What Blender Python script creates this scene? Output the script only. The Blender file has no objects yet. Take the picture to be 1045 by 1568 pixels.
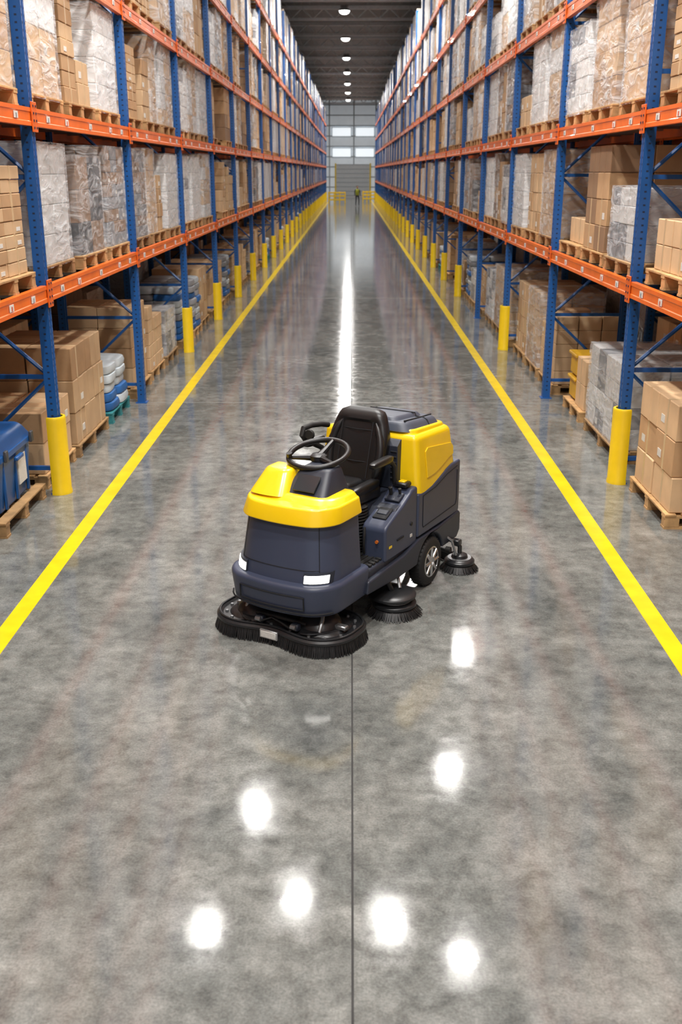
import bpy, bmesh, math, random
from mathutils import Vector, Matrix, noise
random.seed(11)
R = math.radians
scene = bpy.context.scene

# ------------------------------------------------------------------ materials
def newmat(name):
    m = bpy.data.materials.new(name); m.use_nodes = True
    nt = m.node_tree
    return m, nt, nt.nodes['Principled BSDF']

def mat(name, col, rough=0.5, metal=0.0, var=0.0, vscale=8.0, bump=0.0, bscale=40.0, bdist=0.01,
        coat=0.0, emit=None, estr=0.0, rnd=0.0, spec=0.5):
    m, nt, b = newmat(name)
    b.inputs['Base Color'].default_value = (*col, 1)
    b.inputs['Roughness'].default_value = rough
    b.inputs['Metallic'].default_value = metal
    b.inputs['Coat Weight'].default_value = coat
    b.inputs['Specular IOR Level'].default_value = spec
    if emit:
        b.inputs['Emission Color'].default_value = (*emit, 1)
        b.inputs['Emission Strength'].default_value = estr
    tc = nt.nodes.new('ShaderNodeTexCoord')
    out = None
    if var > 0:
        n = nt.nodes.new('ShaderNodeTexNoise'); n.inputs['Scale'].default_value = vscale
        n.inputs['Detail'].default_value = 6
        nt.links.new(tc.outputs['Object'], n.inputs['Vector'])
        mp = nt.nodes.new('ShaderNodeMapRange')
        mp.inputs[1].default_value = 0.3; mp.inputs[2].default_value = 0.7
        mp.inputs[3].default_value = 1 - var; mp.inputs[4].default_value = 1 + var
        nt.links.new(n.outputs['Fac'], mp.inputs[0])
        mx = nt.nodes.new('ShaderNodeVectorMath'); mx.operation = 'SCALE'
        mx.inputs[0].default_value = col
        nt.links.new(mp.outputs[0], mx.inputs['Scale'])
        out = mx.outputs[0]
    if rnd > 0:
        oi = nt.nodes.new('ShaderNodeObjectInfo')
        mr = nt.nodes.new('ShaderNodeMapRange')
        mr.inputs[3].default_value = 1 - rnd; mr.inputs[4].default_value = 1 + rnd
        nt.links.new(oi.outputs['Random'], mr.inputs[0])
        ms = nt.nodes.new('ShaderNodeVectorMath'); ms.operation = 'SCALE'
        if out: nt.links.new(out, ms.inputs[0])
        else: ms.inputs[0].default_value = col
        nt.links.new(mr.outputs[0], ms.inputs['Scale'])
        out = ms.outputs[0]
    if out: nt.links.new(out, b.inputs['Base Color'])
    if bump > 0:
        n2 = nt.nodes.new('ShaderNodeTexNoise'); n2.inputs['Scale'].default_value = bscale
        n2.inputs['Detail'].default_value = 5
        nt.links.new(tc.outputs['Object'], n2.inputs['Vector'])
        bp = nt.nodes.new('ShaderNodeBump'); bp.inputs['Strength'].default_value = bump
        bp.inputs['Distance'].default_value = bdist
        nt.links.new(n2.outputs['Fac'], bp.inputs['Height'])
        nt.links.new(bp.outputs[0], b.inputs['Normal'])
    return m

def floor_mat():
    m, nt, b = newmat('polished_concrete')
    L = nt.links.new; N = nt.nodes.new
    tc = N('ShaderNodeTexCoord')
    def noi(s, d=6, rg=0.6, dist=0.0):
        n = N('ShaderNodeTexNoise'); n.inputs['Scale'].default_value = s; n.inputs['Detail'].default_value = d
        n.inputs['Roughness'].default_value = rg; n.inputs['Distortion'].default_value = dist
        L(tc.outputs['Object'], n.inputs['Vector']); return n
    a = noi(1.1, 10, 0.66, 0.3); c = noi(7, 9, 0.72, 0.2); d = noi(85, 3, 0.6)
    r = N('ShaderNodeValToRGB')
    r.color_ramp.elements[0].position = 0.33; r.color_ramp.elements[0].color = (0.112, 0.119, 0.114, 1)
    r.color_ramp.elements[1].position = 0.68; r.color_ramp.elements[1].color = (0.232, 0.236, 0.220, 1)
    L(a.outputs['Fac'], r.inputs[0])
    def mul(colsock, n, lo, hi):
        mp = N('ShaderNodeMapRange'); mp.inputs[1].default_value = 0.32; mp.inputs[2].default_value = 0.68
        mp.inputs[3].default_value = lo; mp.inputs[4].default_value = hi
        L(n.outputs['Fac'], mp.inputs[0])
        v = N('ShaderNodeVectorMath'); v.operation = 'SCALE'
        L(colsock, v.inputs[0]); L(mp.outputs[0], v.inputs['Scale']); return v.outputs[0]
    col = mul(r.outputs[0], c, 0.60, 1.40); col = mul(col, d, 0.80, 1.20)
    L(col, b.inputs['Base Color'])
    rr = N('ShaderNodeMapRange'); rr.inputs[1].default_value = 0.3; rr.inputs[2].default_value = 0.7
    rr.inputs[3].default_value = 0.05; rr.inputs[4].default_value = 0.125
    L(c.outputs['Fac'], rr.inputs[0]); L(rr.outputs[0], b.inputs['Roughness'])
    b.inputs['IOR'].default_value = 1.65
    w = noi(3.4, 2, 0.5)
    b1 = N('ShaderNodeBump'); b1.inputs['Strength'].default_value = 0.13; b1.inputs['Distance'].default_value = 0.005
    L(w.outputs['Fac'], b1.inputs['Height'])
    b2 = N('ShaderNodeBump'); b2.inputs['Strength'].default_value = 0.03; b2.inputs['Distance'].default_value = 0.002
    L(d.outputs['Fac'], b2.inputs['Height']); L(b1.outputs[0], b2.inputs['Normal'])
    L(b2.outputs[0], b.inputs['Normal'])
    return m

def wrap_mat(name, col, a0, a1):
    m, nt, b = newmat(name)
    L = nt.links.new; N = nt.nodes.new
    tc = N('ShaderNodeTexCoord'); mp = N('ShaderNodeMapping'); mp.inputs['Scale'].default_value = (3.5, 3.5, 8)
    L(tc.outputs['Object'], mp.inputs[0])
    n = N('ShaderNodeTexNoise'); n.inputs['Scale'].default_value = 1.0; n.inputs['Detail'].default_value = 3
    n.inputs['Distortion'].default_value = 1.3
    L(mp.outputs[0], n.inputs['Vector'])
    bp = N('ShaderNodeBump'); bp.inputs['Strength'].default_value = 0.75; bp.inputs['Distance'].default_value = 0.05
    L(n.outputs['Fac'], bp.inputs['Height']); L(bp.outputs[0], b.inputs['Normal'])
    b.inputs['Base Color'].default_value = (*col, 1)
    b.inputs['Roughness'].default_value = 0.24
    if a1 < 1:
        ra = N('ShaderNodeMapRange'); ra.inputs[1].default_value = 0.38; ra.inputs[2].default_value = 0.68
        ra.inputs[3].default_value = a0; ra.inputs[4].default_value = a1
        L(n.outputs['Fac'], ra.inputs[0]); L(ra.outputs[0], b.inputs['Alpha'])
    else:
        oi = N('ShaderNodeObjectInfo'); mr = N('ShaderNodeMapRange'); mr.inputs[3].default_value = .6; mr.inputs[4].default_value = 1.15
        ms = N('ShaderNodeVectorMath'); ms.operation = 'SCALE'; ms.inputs[0].default_value = col
        L(oi.outputs['Random'], mr.inputs[0]); L(mr.outputs[0], ms.inputs['Scale']); L(ms.outputs[0], b.inputs['Base Color'])
    return m

M = {}
M['floor'] = floor_mat()
M['yline'] = mat('yellow_floor_paint', (0.84, 0.60, 0.010), 0.22, var=0.1, vscale=5, bump=0.1, bscale=60, bdist=0.001)
M['joint'] = mat('joint_sealant', (0.03, 0.03, 0.03), 0.8, var=0.2)
M['jointl'] = mat('joint_filler_light', (0.30, 0.30, 0.28), 0.4, var=0.1)
M['blue'] = mat('blue_powder_coat', (0.008, 0.085, 0.30), 0.38, var=0.12, vscale=4, coat=0.2)
M['slot'] = mat('upright_slot_dark', (0.004, 0.015, 0.05), 0.7, var=0.1)
M['orange'] = mat('orange_powder_coat', (0.84, 0.15, 0.010), 0.4, var=0.08, vscale=5, coat=0.2)
M['orangeb'] = mat('orange_bracket', (0.70, 0.12, 0.010), 0.45, var=0.12, vscale=9)
M['guard'] = mat('yellow_guard_plastic', (0.85, 0.58, 0.01), 0.4, var=0.06, vscale=6, coat=0.15)
M['label'] = mat('label_paper', (0.68, 0.67, 0.63), 0.6, var=0.1, vscale=60)
M['labelr'] = mat('label_red', (0.6, 0.1, 0.06), 0.6, var=0.1, vscale=60)
M['wood'] = mat('pallet_wood', (0.44, 0.265, 0.115), 0.8, var=0.3, vscale=7, bump=0.3, rnd=0.3)
M['teal'] = mat('teal_pallet_paint', (0.03, 0.22, 0.24), 0.6, var=0.15)
M['carton'] = mat('corrugated_cardboard', (0.47, 0.29, 0.15), 0.75, var=0.1, vscale=5, bump=0.1, rnd=0.2)
M['carton2'] = mat('light_cardboard', (0.60, 0.41, 0.235), 0.75, var=0.09, vscale=4, bump=0.1, rnd=0.2)
M['carton3'] = mat('dark_cardboard', (0.26, 0.155, 0.085), 0.75, var=0.1, vscale=4, bump=0.1, rnd=0.2)
M['tape'] = mat('packing_tape', (0.62, 0.45, 0.26), 0.3, var=0.05)
M['white'] = mat('white_carton', (0.72, 0.72, 0.71), 0.55, var=0.1, vscale=5, rnd=0.2)
M['grey'] = mat('grey_carton', (0.24, 0.25, 0.27), 0.55, var=0.1, vscale=5, rnd=0.25)
M['dgrey'] = mat('charcoal_carton', (0.05, 0.055, 0.065), 0.5, var=0.1, vscale=5)
M['wrap'] = wrap_mat('stretch_wrap_film', (0.82, 0.84, 0.87), .12, .55)
M['wrapo'] = wrap_mat('stretch_wrap_grey', (0.60, 0.61, 0.63), 1, 1)
M['wrapt'] = wrap_mat('stretch_wrap_tan', (0.54, 0.42, 0.31), 1, 1)
M['bluepl'] = mat('blue_plastic', (0.012, 0.085, 0.28), 0.35, var=0.08)
M['yelpl'] = mat('yellow_crate_plastic', (0.70, 0.40, 0.02), 0.45, var=0.08)
M['sackb'] = mat('blue_sack', (0.02, 0.12, 0.36), 0.5, var=0.12, bump=0.4, bscale=15)
M['sackw'] = mat('white_sack', (0.50, 0.56, 0.60), 0.5, var=0.12, bump=0.4, bscale=15)
M['steel'] = mat('galvanised_steel', (0.35, 0.36, 0.37), 0.4, 0.8, var=0.1)
M['ceil'] = mat('roof_deck', (0.17, 0.20, 0.225), 0.7, var=0.1, vscale=1)
M['truss'] = mat('roof_steel', (0.42, 0.48, 0.53), 0.6, var=0.1)
M['wall'] = mat('wall_panel', (0.10, 0.11, 0.12), 0.7, var=0.05, vscale=1)
M['wallr'] = mat('wall_rail', (0.38, 0.42, 0.45), 0.6, var=0.05, vscale=1)
M['wallf'] = mat('far_wall_panel_selflit', (0.68, 0.73, 0.76), 0.6, var=0.05, vscale=1, emit=(0.85, 0.93, 1.0), estr=0.18)  # faint emission stands in for light falling on the end wall
M['pane'] = mat('translucent_daylight_panel', (0.7, 0.75, 0.8), 0.4, emit=(0.88, 0.95, 1.0), estr=0.8)
M['doorp'] = mat('roller_door_grey', (0.55, 0.58, 0.60), 0.5, var=0.05)
M['lamph'] = mat('lamp_housing', (0.25, 0.26, 0.27), 0.5, 0.5)
M['lens'] = mat('lamp_lens', (0.9, 0.9, 0.9), 0.4, emit=(1, 0.99, 0.96), estr=7.0)
# machine
M['navy'] = mat('charcoal_navy_plastic', (0.044, 0.055, 0.094), 0.40, var=0.04, vscale=3, bump=0.05, bscale=400, bdist=0.001)
M['navyd'] = mat('dark_charcoal_plastic', (0.022, 0.027, 0.042), 0.45, var=0.05, bump=0.08, bscale=300, bdist=0.001)
M['myel'] = mat('yellow_body_plastic', (0.90, 0.60, 0.008), 0.26, var=0.02, coat=0.3)
M['lid'] = mat('tank_lid_grey', (0.060, 0.072, 0.10), 0.45, var=0.05, bump=0.08, bscale=200, bdist=0.001)
M['vinyl'] = mat('black_vinyl', (0.010, 0.010, 0.011), 0.36, bump=0.15, bscale=180, bdist=0.002)
M['rubber'] = mat('black_rubber', (0.012, 0.012, 0.012), 0.65, var=0.1)
M['bristle'] = mat('black_bristle', (0.014, 0.014, 0.015), 0.5, var=0.2)
M['plate'] = mat('black_deck_plate', (0.016, 0.017, 0.019), 0.33, var=0.1)
M['chrome'] = mat('alloy_hub', (0.62, 0.63, 0.64), 0.25, 0.9, var=0.05)
M['seam'] = mat('panel_gap', (0.006, 0.007, 0.010), 0.7)
M['head'] = mat('headlight_lens', (0.9, 0.9, 0.88), 0.15, emit=(1, 0.98, 0.92), estr=2.6)
M['silver'] = mat('silver_trim', (0.5, 0.5, 0.5), 0.35, 0.6)
M['red'] = mat('amber_reflector', (0.55, 0.14, 0.02), 0.4)
M['screen'] = mat('dashboard_screen', (0.03, 0.035, 0.04), 0.12)
M['skin'] = mat('skin', (0.5, 0.3, 0.2), 0.5)
M['vest'] = mat('hi_vis_vest', (0.30, 0.34, 0.03), 0.6)
M['trouser'] = mat('dark_trousers', (0.02, 0.025, 0.04), 0.8)
M['hair'] = mat('dark_hair', (0.02, 0.012, 0.008), 0.6)

# ------------------------------------------------------------------ mesh builder
def _cb_template():
    faces = []
    def cid(s): return (s[0] > 0) * 4 + (s[1] > 0) * 2 + (s[2] > 0)
    def vid(s, a): return cid(s) * 3 + a
    S = (-1, 1)
    for a in range(3):
        b, c = (a + 1) % 3, (a + 2) % 3
        for sa in S:
            lst = []
            for sb, sc in ((-1, -1), (1, -1), (1, 1), (-1, 1)):
                s = [0, 0, 0]; s[a] = sa; s[b] = sb; s[c] = sc; lst.append(vid(s, a))
            faces.append(lst if sa > 0 else lst[::-1])
    def pos(s, a, ch=0.2):
        return Vector([s[i] * (1 if i == a else 1 - ch) for i in range(3)])
    def fix(keys):
        p = [pos(*k) for k in keys]
        nrm = (p[1] - p[0]).cross(p[2] - p[0]); c = sum(p, Vector())
        ids = [vid(*k) for k in keys]
        return ids if nrm.dot(c) > 0 else ids[::-1]
    for c in range(3):
        a, b = (c + 1) % 3, (c + 2) % 3
        for sa in S:
            for sb in S:
                s0 = [0, 0, 0]; s1 = [0, 0, 0]
                s0[a] = s1[a] = sa; s0[b] = s1[b] = sb; s0[c] = -1; s1[c] = 1
                faces.append(fix([(tuple(s0), a), (tuple(s1), a), (tuple(s1), b), (tuple(s0), b)]))
    for sx in S:
        for sy in S:
            for sz in S:
                s = (sx, sy, sz); faces.append(fix([(s, 0), (s, 1), (s, 2)]))
    return faces
CB_F = _cb_template()

class MB:
    def __init__(s): s.v = []; s.f = []; s.m = []; s.sm = []; s.mats = []
    def mi(s, k):
        if k not in s.mats: s.mats.append(k)
        return s.mats.index(k)
    def add(s, vs, fs, k, smooth=False):
        o = len(s.v); i = s.mi(k); s.v += [tuple(p) for p in vs]
        for f in fs:
            s.f.append([o + q for q in f]); s.m.append(i); s.sm.append(smooth)
    def box(s, c, d, k, ch=0.0, rz=0.0, rot=None):
        hx, hy, hz = d[0] / 2, d[1] / 2, d[2] / 2
        if ch > 0:
            vs = []
            for sx in (-1, 1):
                for sy in (-1, 1):
                    for sz in (-1, 1):
                        for a in range(3):
                            vs.append(Vector((sx * (hx if a == 0 else hx - ch), sy * (hy if a == 1 else hy - ch), sz * (hz if a == 2 else hz - ch))))
            fs = CB_F
        else:
            vs = [Vector((x * hx, y * hy, z * hz)) for x in (-1, 1) for y in (-1, 1) for z in (-1, 1)]
            fs = [(0, 1, 3, 2), (4, 6, 7, 5), (0, 4, 5, 1), (2, 3, 7, 6), (0, 2, 6, 4), (1, 5, 7, 3)]
        if rot is None and rz: rot = Matrix.Rotation(rz, 3, 'Z')
        C = Vector(c)
        vs = [(rot @ p if rot is not None else p) + C for p in vs]
        s.add(vs, fs, k)
    def loft(s, secs, k, cap=True, smooth=True):
        n = len(secs[0]); vs = [p for q in secs for p in q]; fs = []
        for i in range(len(secs) - 1):
            for j in range(n):
                j2 = (j + 1) % n
                fs.append((i * n + j, i * n + j2, (i + 1) * n + j2, (i + 1) * n + j))
        if cap:
            fs.append(tuple(range(n))[::-1]); fs.append(tuple((len(secs) - 1) * n + j for j in range(n)))
        s.add(vs, fs, k, smooth)
    def prism(s, prof, x0, x1, k, axis='x'):
        n = len(prof)
        if axis == 'x': vs = [(x0, a, b) for a, b in prof] + [(x1, a, b) for a, b in prof]
        elif axis == 'y': vs = [(a, x0, b) for a, b in prof] + [(a, x1, b) for a, b in prof]
        else: vs = [(a, b, x0) for a, b in prof] + [(a, b, x1) for a, b in prof]
        fs = [(j, (j + 1) % n, n + (j + 1) % n, n + j) for j in range(n)]
        fs.append(tuple(range(n))[::-1]); fs.append(tuple(range(n, 2 * n)))
        s.add(vs, fs, k)
    def tube(s, pts, r, k, n=10, closed=False):
        pts = [Vector(p) for p in pts]; N = len(pts); secs = []
        up = Vector((0, 0, 1)); prev = None
        for i in range(N):
            if closed: t = pts[(i + 1) % N] - pts[i - 1]
            else: t = pts[min(i + 1, N - 1)] - pts[max(i - 1, 0)]
            t.normalize()
            if prev is None:
                a = up if abs(t.z) < 0.9 else Vector((1, 0, 0))
                u = t.cross(a).normalized()
            else:
                u = (prev - t * prev.dot(t)).normalized()
            prev = u; w = t.cross(u)
            rr = r[i] if isinstance(r, (list, tuple)) else r
            secs.append([pts[i] + u * math.cos(2 * math.pi * j / n) * rr + w * math.sin(2 * math.pi * j / n) * rr for j in range(n)])
        if closed: secs.append(secs[0])
        s.loft(secs, k, cap=not closed)
    def lathe(s, prof, c, k, axis='z', n=32):
        c = Vector(c); secs = []
        for r, h in prof:
            ring = []
            for j in range(n):
                a = 2 * math.pi * j / n
                if axis == 'z': p = Vector((r * math.cos(a), r * math.sin(a), h))
                elif axis == 'x': p = Vector((h, r * math.cos(a), r * math.sin(a)))
                else: p = Vector((r * math.sin(a), h, r * math.cos(a)))
                ring.append(c + p)
            secs.append(ring)
        s.loft(secs, k)
    def blob(s, c, d, k, e=0.5, nu=16, nv=10, jit=0.0):
        c = Vector(c); secs = []
        def pw(x, p): return math.copysign(abs(x) ** p, x)
        for i in range(nv + 1):
            v = -math.pi / 2 + math.pi * i / nv
            v = max(-math.pi / 2 + 0.02, min(math.pi / 2 - 0.02, v))
            ring = []
            for j in range(nu):
                u = 2 * math.pi * j / nu
                p = Vector((pw(math.cos(v), e) * pw(math.cos(u), e) * d[0] / 2, pw(math.cos(v), e) * pw(math.sin(u), e) * d[1] / 2, pw(math.sin(v), e) * d[2] / 2))
                if jit: p *= 1 + jit * noise.noise((p + c) * 4)
                ring.append(c + p)
            secs.append(ring)
        s.loft(secs, k)
    def mesh(s, name):
        me = bpy.data.meshes.new(name); me.from_pydata(s.v, [], s.f)
        for k in s.mats: me.materials.append(M[k])
        me.polygons.foreach_set('material_index', s.m); me.polygons.foreach_set('use_smooth', s.sm)
        me.update()
        bm = bmesh.new(); bm.from_mesh(me); bmesh.ops.recalc_face_normals(bm, faces=bm.faces); bm.to_mesh(me); bm.free()
        if any(s.sm): me.set_sharp_from_angle(angle=R(38))
        return me
    def obj(s, name, parent=None, loc=(0, 0, 0), rz=0.0, bevel=0.0, seg=3):
        return place(s.mesh(name), name, loc, rz, parent, bevel, seg)

def place(me, name, loc=(0, 0, 0), rz=0.0, parent=None, bevel=0.0, seg=3):
    o = bpy.data.objects.new(name, me); scene.collection.objects.link(o)
    o.location = loc; o.rotation_euler = (0, 0, rz)
    if parent: o.parent = parent
    if bevel:
        b = o.modifiers.new('bevel', 'BEVEL'); b.width = bevel; b.segments = seg; b.limit_method = 'ANGLE'; b.angle_limit = R(35)
        b.harden_normals = True
        for p in me.polygons: p.use_smooth = True
    return o
def empty(name, loc=(0, 0, 0), rz=0.0):
    o = bpy.data.objects.new(name, None); scene.collection.objects.link(o)
    o.location = loc; o.rotation_euler = (0, 0, rz); o.empty_display_size = 0.3
    return o

def outline(w, y0, y1, r0, r1, z, bulge=0.0, tilt=0.0, cx=0.0, n=7, m=9):
    pts = []
    def arc(cx_, cy_, r, a0):
        for i in range(n + 1):
            a = R(a0 + 90 * i / n); pts.append([cx_ + r * math.cos(a), cy_ + r * math.sin(a)])
    arc(-w + r0, y0 + r0, r0, 180)
    for i in range(1, m): pts.append([(-w + r0) + (2 * w - 2 * r0) * i / m, y0])
    arc(w - r0, y0 + r0, r0, 270); arc(w - r1, y1 - r1, r1, 0); arc(-w + r1, y1 - r1, r1, 90)
    mid = (y0 + y1) / 2; out = []
    for x, y in pts:
        yy = y
        if y < mid and bulge: yy = y - bulge * (1 - (x / w) ** 2) * (mid - y) / (mid - y0)
        out.append((x + cx, yy, z + tilt * (yy - mid)))
    return out

def rblock(mb, z0, z1, P0, P1, eb, et, k, bulge=0.0, tilt=0.0, cx=0.0, ns=5):
    def at(z, ins):
        t = (z - z0) / (z1 - z0); P = [a + (b - a) * t for a, b in zip(P0, P1)]
        w, y0, y1, r0, r1 = P
        return outline(w - ins, y0 + ins, y1 - ins, max(r0 - ins, 0.004), max(r1 - ins, 0.004), z, bulge, tilt, cx)
    secs = []
    for i in range(ns + 1):
        a = R(90 * i / ns)
        if eb > 0 or i == ns: secs.append(at(z0 + eb * (1 - math.cos(a)), eb * (1 - math.sin(a))))
    for i in range(ns + 1):
        a = R(90 * i / ns)
        if et > 0 or i == 0: secs.append(at(z1 - et * (1 - math.sin(a)), et * (1 - math.cos(a))))
    mb.loft(secs, k)

# ------------------------------------------------------------------ building shell
Y0, Y1, XW, ZC = -9.0, 128.0, 7.4, 10.9
b = MB(); b.box((0, (Y0 + Y1) / 2, -0.1), (2 * XW, Y1 - Y0, 0.2), 'floor'); b.obj('floor')
b = MB()
b.box((0, (Y0 + Y1) / 2, ZC + 0.1), (2 * XW, Y1 - Y0, 0.2), 'ceil')
for i in range(36):
    b.box((-XW + 0.4 + i * 0.41, (Y0 + Y1) / 2, ZC - 0.03), (0.12, Y1 - Y0, 0.06), 'ceil')
b.obj('ceiling')
for sx, nm in ((-1, 'wall_left'), (1, 'wall_right')):
    b = MB(); b.box((sx * (XW + 0.1), (Y0 + Y1) / 2, ZC / 2), (0.2, Y1 - Y0, ZC), 'wall')
    for i in range(9): b.box((sx * (XW - 0.01), (Y0 + Y1) / 2, 0.9 + i * 1.15), (0.03, Y1 - Y0, 0.05), 'wallr')
    b.obj(nm)
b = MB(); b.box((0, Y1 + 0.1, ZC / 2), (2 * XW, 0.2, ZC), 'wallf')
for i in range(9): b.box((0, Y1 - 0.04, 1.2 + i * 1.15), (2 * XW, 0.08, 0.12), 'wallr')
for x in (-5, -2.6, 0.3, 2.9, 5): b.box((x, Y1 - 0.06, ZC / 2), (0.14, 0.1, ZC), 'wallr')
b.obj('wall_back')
wi = 1
for x in (-1.15, 1.6):
    for z in (5.1, 7.4):
        b = MB(); b.box((x, Y1 - 0.20, z), (2.2, 0.06, 0.95), 'pane')
        for q in (-1, 1): b.box((x, Y1 - 0.2, z + q * 0.5), (2.3, 0.08, 0.06), 'truss'); b.box((x + q * 1.12, Y1 - 0.2, z), (0.06, 0.08, 1.05), 'truss')
        b.obj('window_%d' % wi); wi += 1
b = MB(); b.box((0.2, Y1 - 0.2, 1.9), (4.0, 0.06, 3.8), 'doorp')
for i in range(8): b.box((0.2, Y1 - 0.25, 0.25 + i * 0.5), (4.0, 0.04, 0.05), 'wallr')
for q in (-1, 1): b.box((0.2 + q * 2.08, Y1 - 0.25, 1.95), (0.16, 0.14, 3.9), 'guard')
b.obj('door_1')
for x0, x1, y in ((-2.2, -.6, 104), (1.2, 2.4, 108)):
    b = MB()
    for i in range(4):
        x = x0 + (x1 - x0) * i / 3; b.box((x, y, .55), (.12, .12, 1.1), 'guard', ch=.01)
    for z in (.35, .7, 1.0): b.box(((x0 + x1) / 2, y - .07, z), (x1 - x0, .04, .14), 'guard', ch=.008)
    b.obj('safety_barrier')
# roof trusses
tm = MB()
tm.box((0, 0, -0.09), (2 * XW - 0.1, 0.2, 0.16), 'truss'); tm.box((0, 0, -0.62), (2 * XW - 0.1, 0.14, 0.12), 'truss')
for i in range(14):
    x = -XW + 0.5 + i * 1.1; p0 = Vector((x, 0, -0.12)); p1 = Vector((x + 0.55, 0, -0.6)); p2 = Vector((min(x + 1.1, XW - 0.1), 0, -0.12))
    tm.tube([p0, p1], 0.035, 'truss', 6); tm.tube([p1, p2], 0.035, 'truss', 6)
tme = tm.mesh('roof_truss')
rt = empty('roof_trusses')
for i in range(22): place(tme, 'truss', (0, -4 + i * 6.0, ZC - 0.06), 0, rt)

# floor joints and lane lines
b = MB(); b.box((0.015, 60, 0.0008), (0.010, 137, 0.0016), 'joint'); b.obj('floor_joint_seam')
b = MB()
for y in (13.6, 25.6, 37.6, 49.6): b.box((0, y, 0.0006), (2 * XW, 0.012, 0.0012), 'jointl')
b.obj('floor_cross_joint')
for x in (-2.36, 2.15):
    b = MB(); b.box((x, 57, 0.0015), (0.135, 131, 0.003), 'yline'); b.obj('yellow_lane_line')

# ------------------------------------------------------------------ racks
LEV = [1.93, 3.45, 4.87, 6.32, 7.80]
BH = 0.15; DEP = 1.10
def frame_mesh():
    b = MB(); H = 9.3
    for fx in (0.055, DEP - 0.055):
        w, d, t = 0.05, 0.05, 0.018
        s = -1 if fx < 0.5 else 1
        prof = [(fx + s * d, -w), (fx + s * d, -0.018), (fx + s * (d - 0.012), -0.012), (fx + s * (d - 0.012), 0.012), (fx + s * d, 0.018), (fx + s * d, w), (fx - s * d, w), (fx - s * d, w - t), (fx + s * (d - t - 0.012), w - t), (fx + s * (d - t - 0.012), -w + t), (fx - s * d, -w + t), (fx - s * d, -w)]
        b.prism(prof, 0.0, H, 'blue', 'z')
        for i in range(150):
            z = 0.12 + i * 0.06
            for q in (-1, 1):
                b.box((fx + s * d, q * 0.034, z), (0.002, 0.011, 0.020), 'slot')
                if i < 100: b.box((fx, q * w, z), (0.022, 0.002, 0.016), 'slot')
        b.box((fx, 0, 0.006), (0.15, 0.15, 0.012), 'blue')
    z = 0.25; k = 0
    while z < H - 0.9:
        b.box((DEP / 2, 0, z), (DEP - 0.2, 0.035, 0.04), 'blue')
        a, c = (0.1, DEP - 0.1) if k % 2 else (DEP - 0.1, 0.1)
        b.tube([(a, 0, z + 0.04), (c, 0, z + 0.86)], 0.02, 'blue', 6)
        z += 0.9; k += 1
    return b.mesh('upright_frame')
def beam_mesh(Lb):
    b = MB(); L = Lb - 0.11
    for fx, s in ((0.02, -1), (DEP - 0.02, 1)):
        h = BH / 2
        prof = [(fx + s * 0.028, -h), (fx + s * 0.028, -h * 0.55), (fx + s * 0.022, -h * 0.45), (fx + s * 0.022, h * 0.45), (fx + s * 0.028, h * 0.55), (fx + s * 0.028, h), (fx - s * 0.028, h), (fx - s * 0.028, -h)]
        b.prism(prof, 0.055, 0.055 + L, 'orange', 'y')
        for ye in (0.035, Lb - 0.035):
            b.box((fx + s * 0.034, ye, 0.0), (0.012, 0.075, 0.25), 'orangeb', ch=0.003)
            for zz in (-0.09, -0.03, 0.03, 0.09): b.box((fx + s * 0.042, ye, zz), (0.006, 0.018, 0.018), 'slot')
    for q in (0.45, 1.1, 2.05, 3.0, 3.6):
        b.box((-0.009, q, 0.0), (0.006, 0.10, 0.055), 'label')
        b.box((-0.0125, q + 0.0, -0.005), (0.002, 0.03, 0.035), 'labelr' if q in (1.1, 3.0) else 'grey')
    for q in (0.35, 1.0, 1.65, 2.4, 3.05, 3.7): b.box((DEP / 2, q, 0.02), (DEP - 0.1, 0.05, 0.03), 'steel')
    return b.mesh('beam_pair')
FM = frame_mesh()
SIDES = {'L': dict(face=-2.80, y0=9.50, sp=4.10, s=-1), 'R': dict(face=2.67, y0=9.90, sp=4.05, s=1)}
NB = 27
for key, S in SIDES.items():
    BM_ = beam_mesh(S['sp'])
    for row in (0, 1):
        root = empty('pallet_rack', (S['face'] + S['s'] * row * (DEP + 0.25), 0, 0))
        root.scale = (S['s'], 1, 1)
        kmax = NB if row == 0 else 8
        for k in range(-3, kmax + 1):
            y = S['y0'] + k * S['sp']
            place(FM, 'upright_frame', (0, y, 0), 0, root)
            if k < kmax:
                for z in LEV: place(BM_, 'beam_level', (0, y, z), 0, root)

# column guards
gm = MB(); prof_o = []; prof_i = []
for i in range(21):
    a = R(-120 + 240 * i / 20); prof_o.append((0.108 * math.cos(a), 0.108 * math.sin(a))); prof_i.append((0.085 * math.cos(a), 0.085 * math.sin(a)))
pr = prof_o + prof_i[::-1]
secs = [[(x * f, y * f, z) for x, y in pr] for z, f in ((0.0, 1.06), (0.03, 1.05), (0.045, 1.0), (0.745, 1.0), (0.765, 0.985), (0.77, 0.96))]
gm.loft(secs, 'guard')
GM = gm.mesh('column_guard')
for key, S in SIDES.items():
    skip = (1,) if key == 'L' else (1, 3)
    for k in range(0, NB + 1):
        if k in skip: continue
        place(GM, 'column_guard', (S['face'] + S['s'] * 0.055, S['y0'] + k * S['sp'], 0), 0 if key == 'L' else math.pi)

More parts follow.
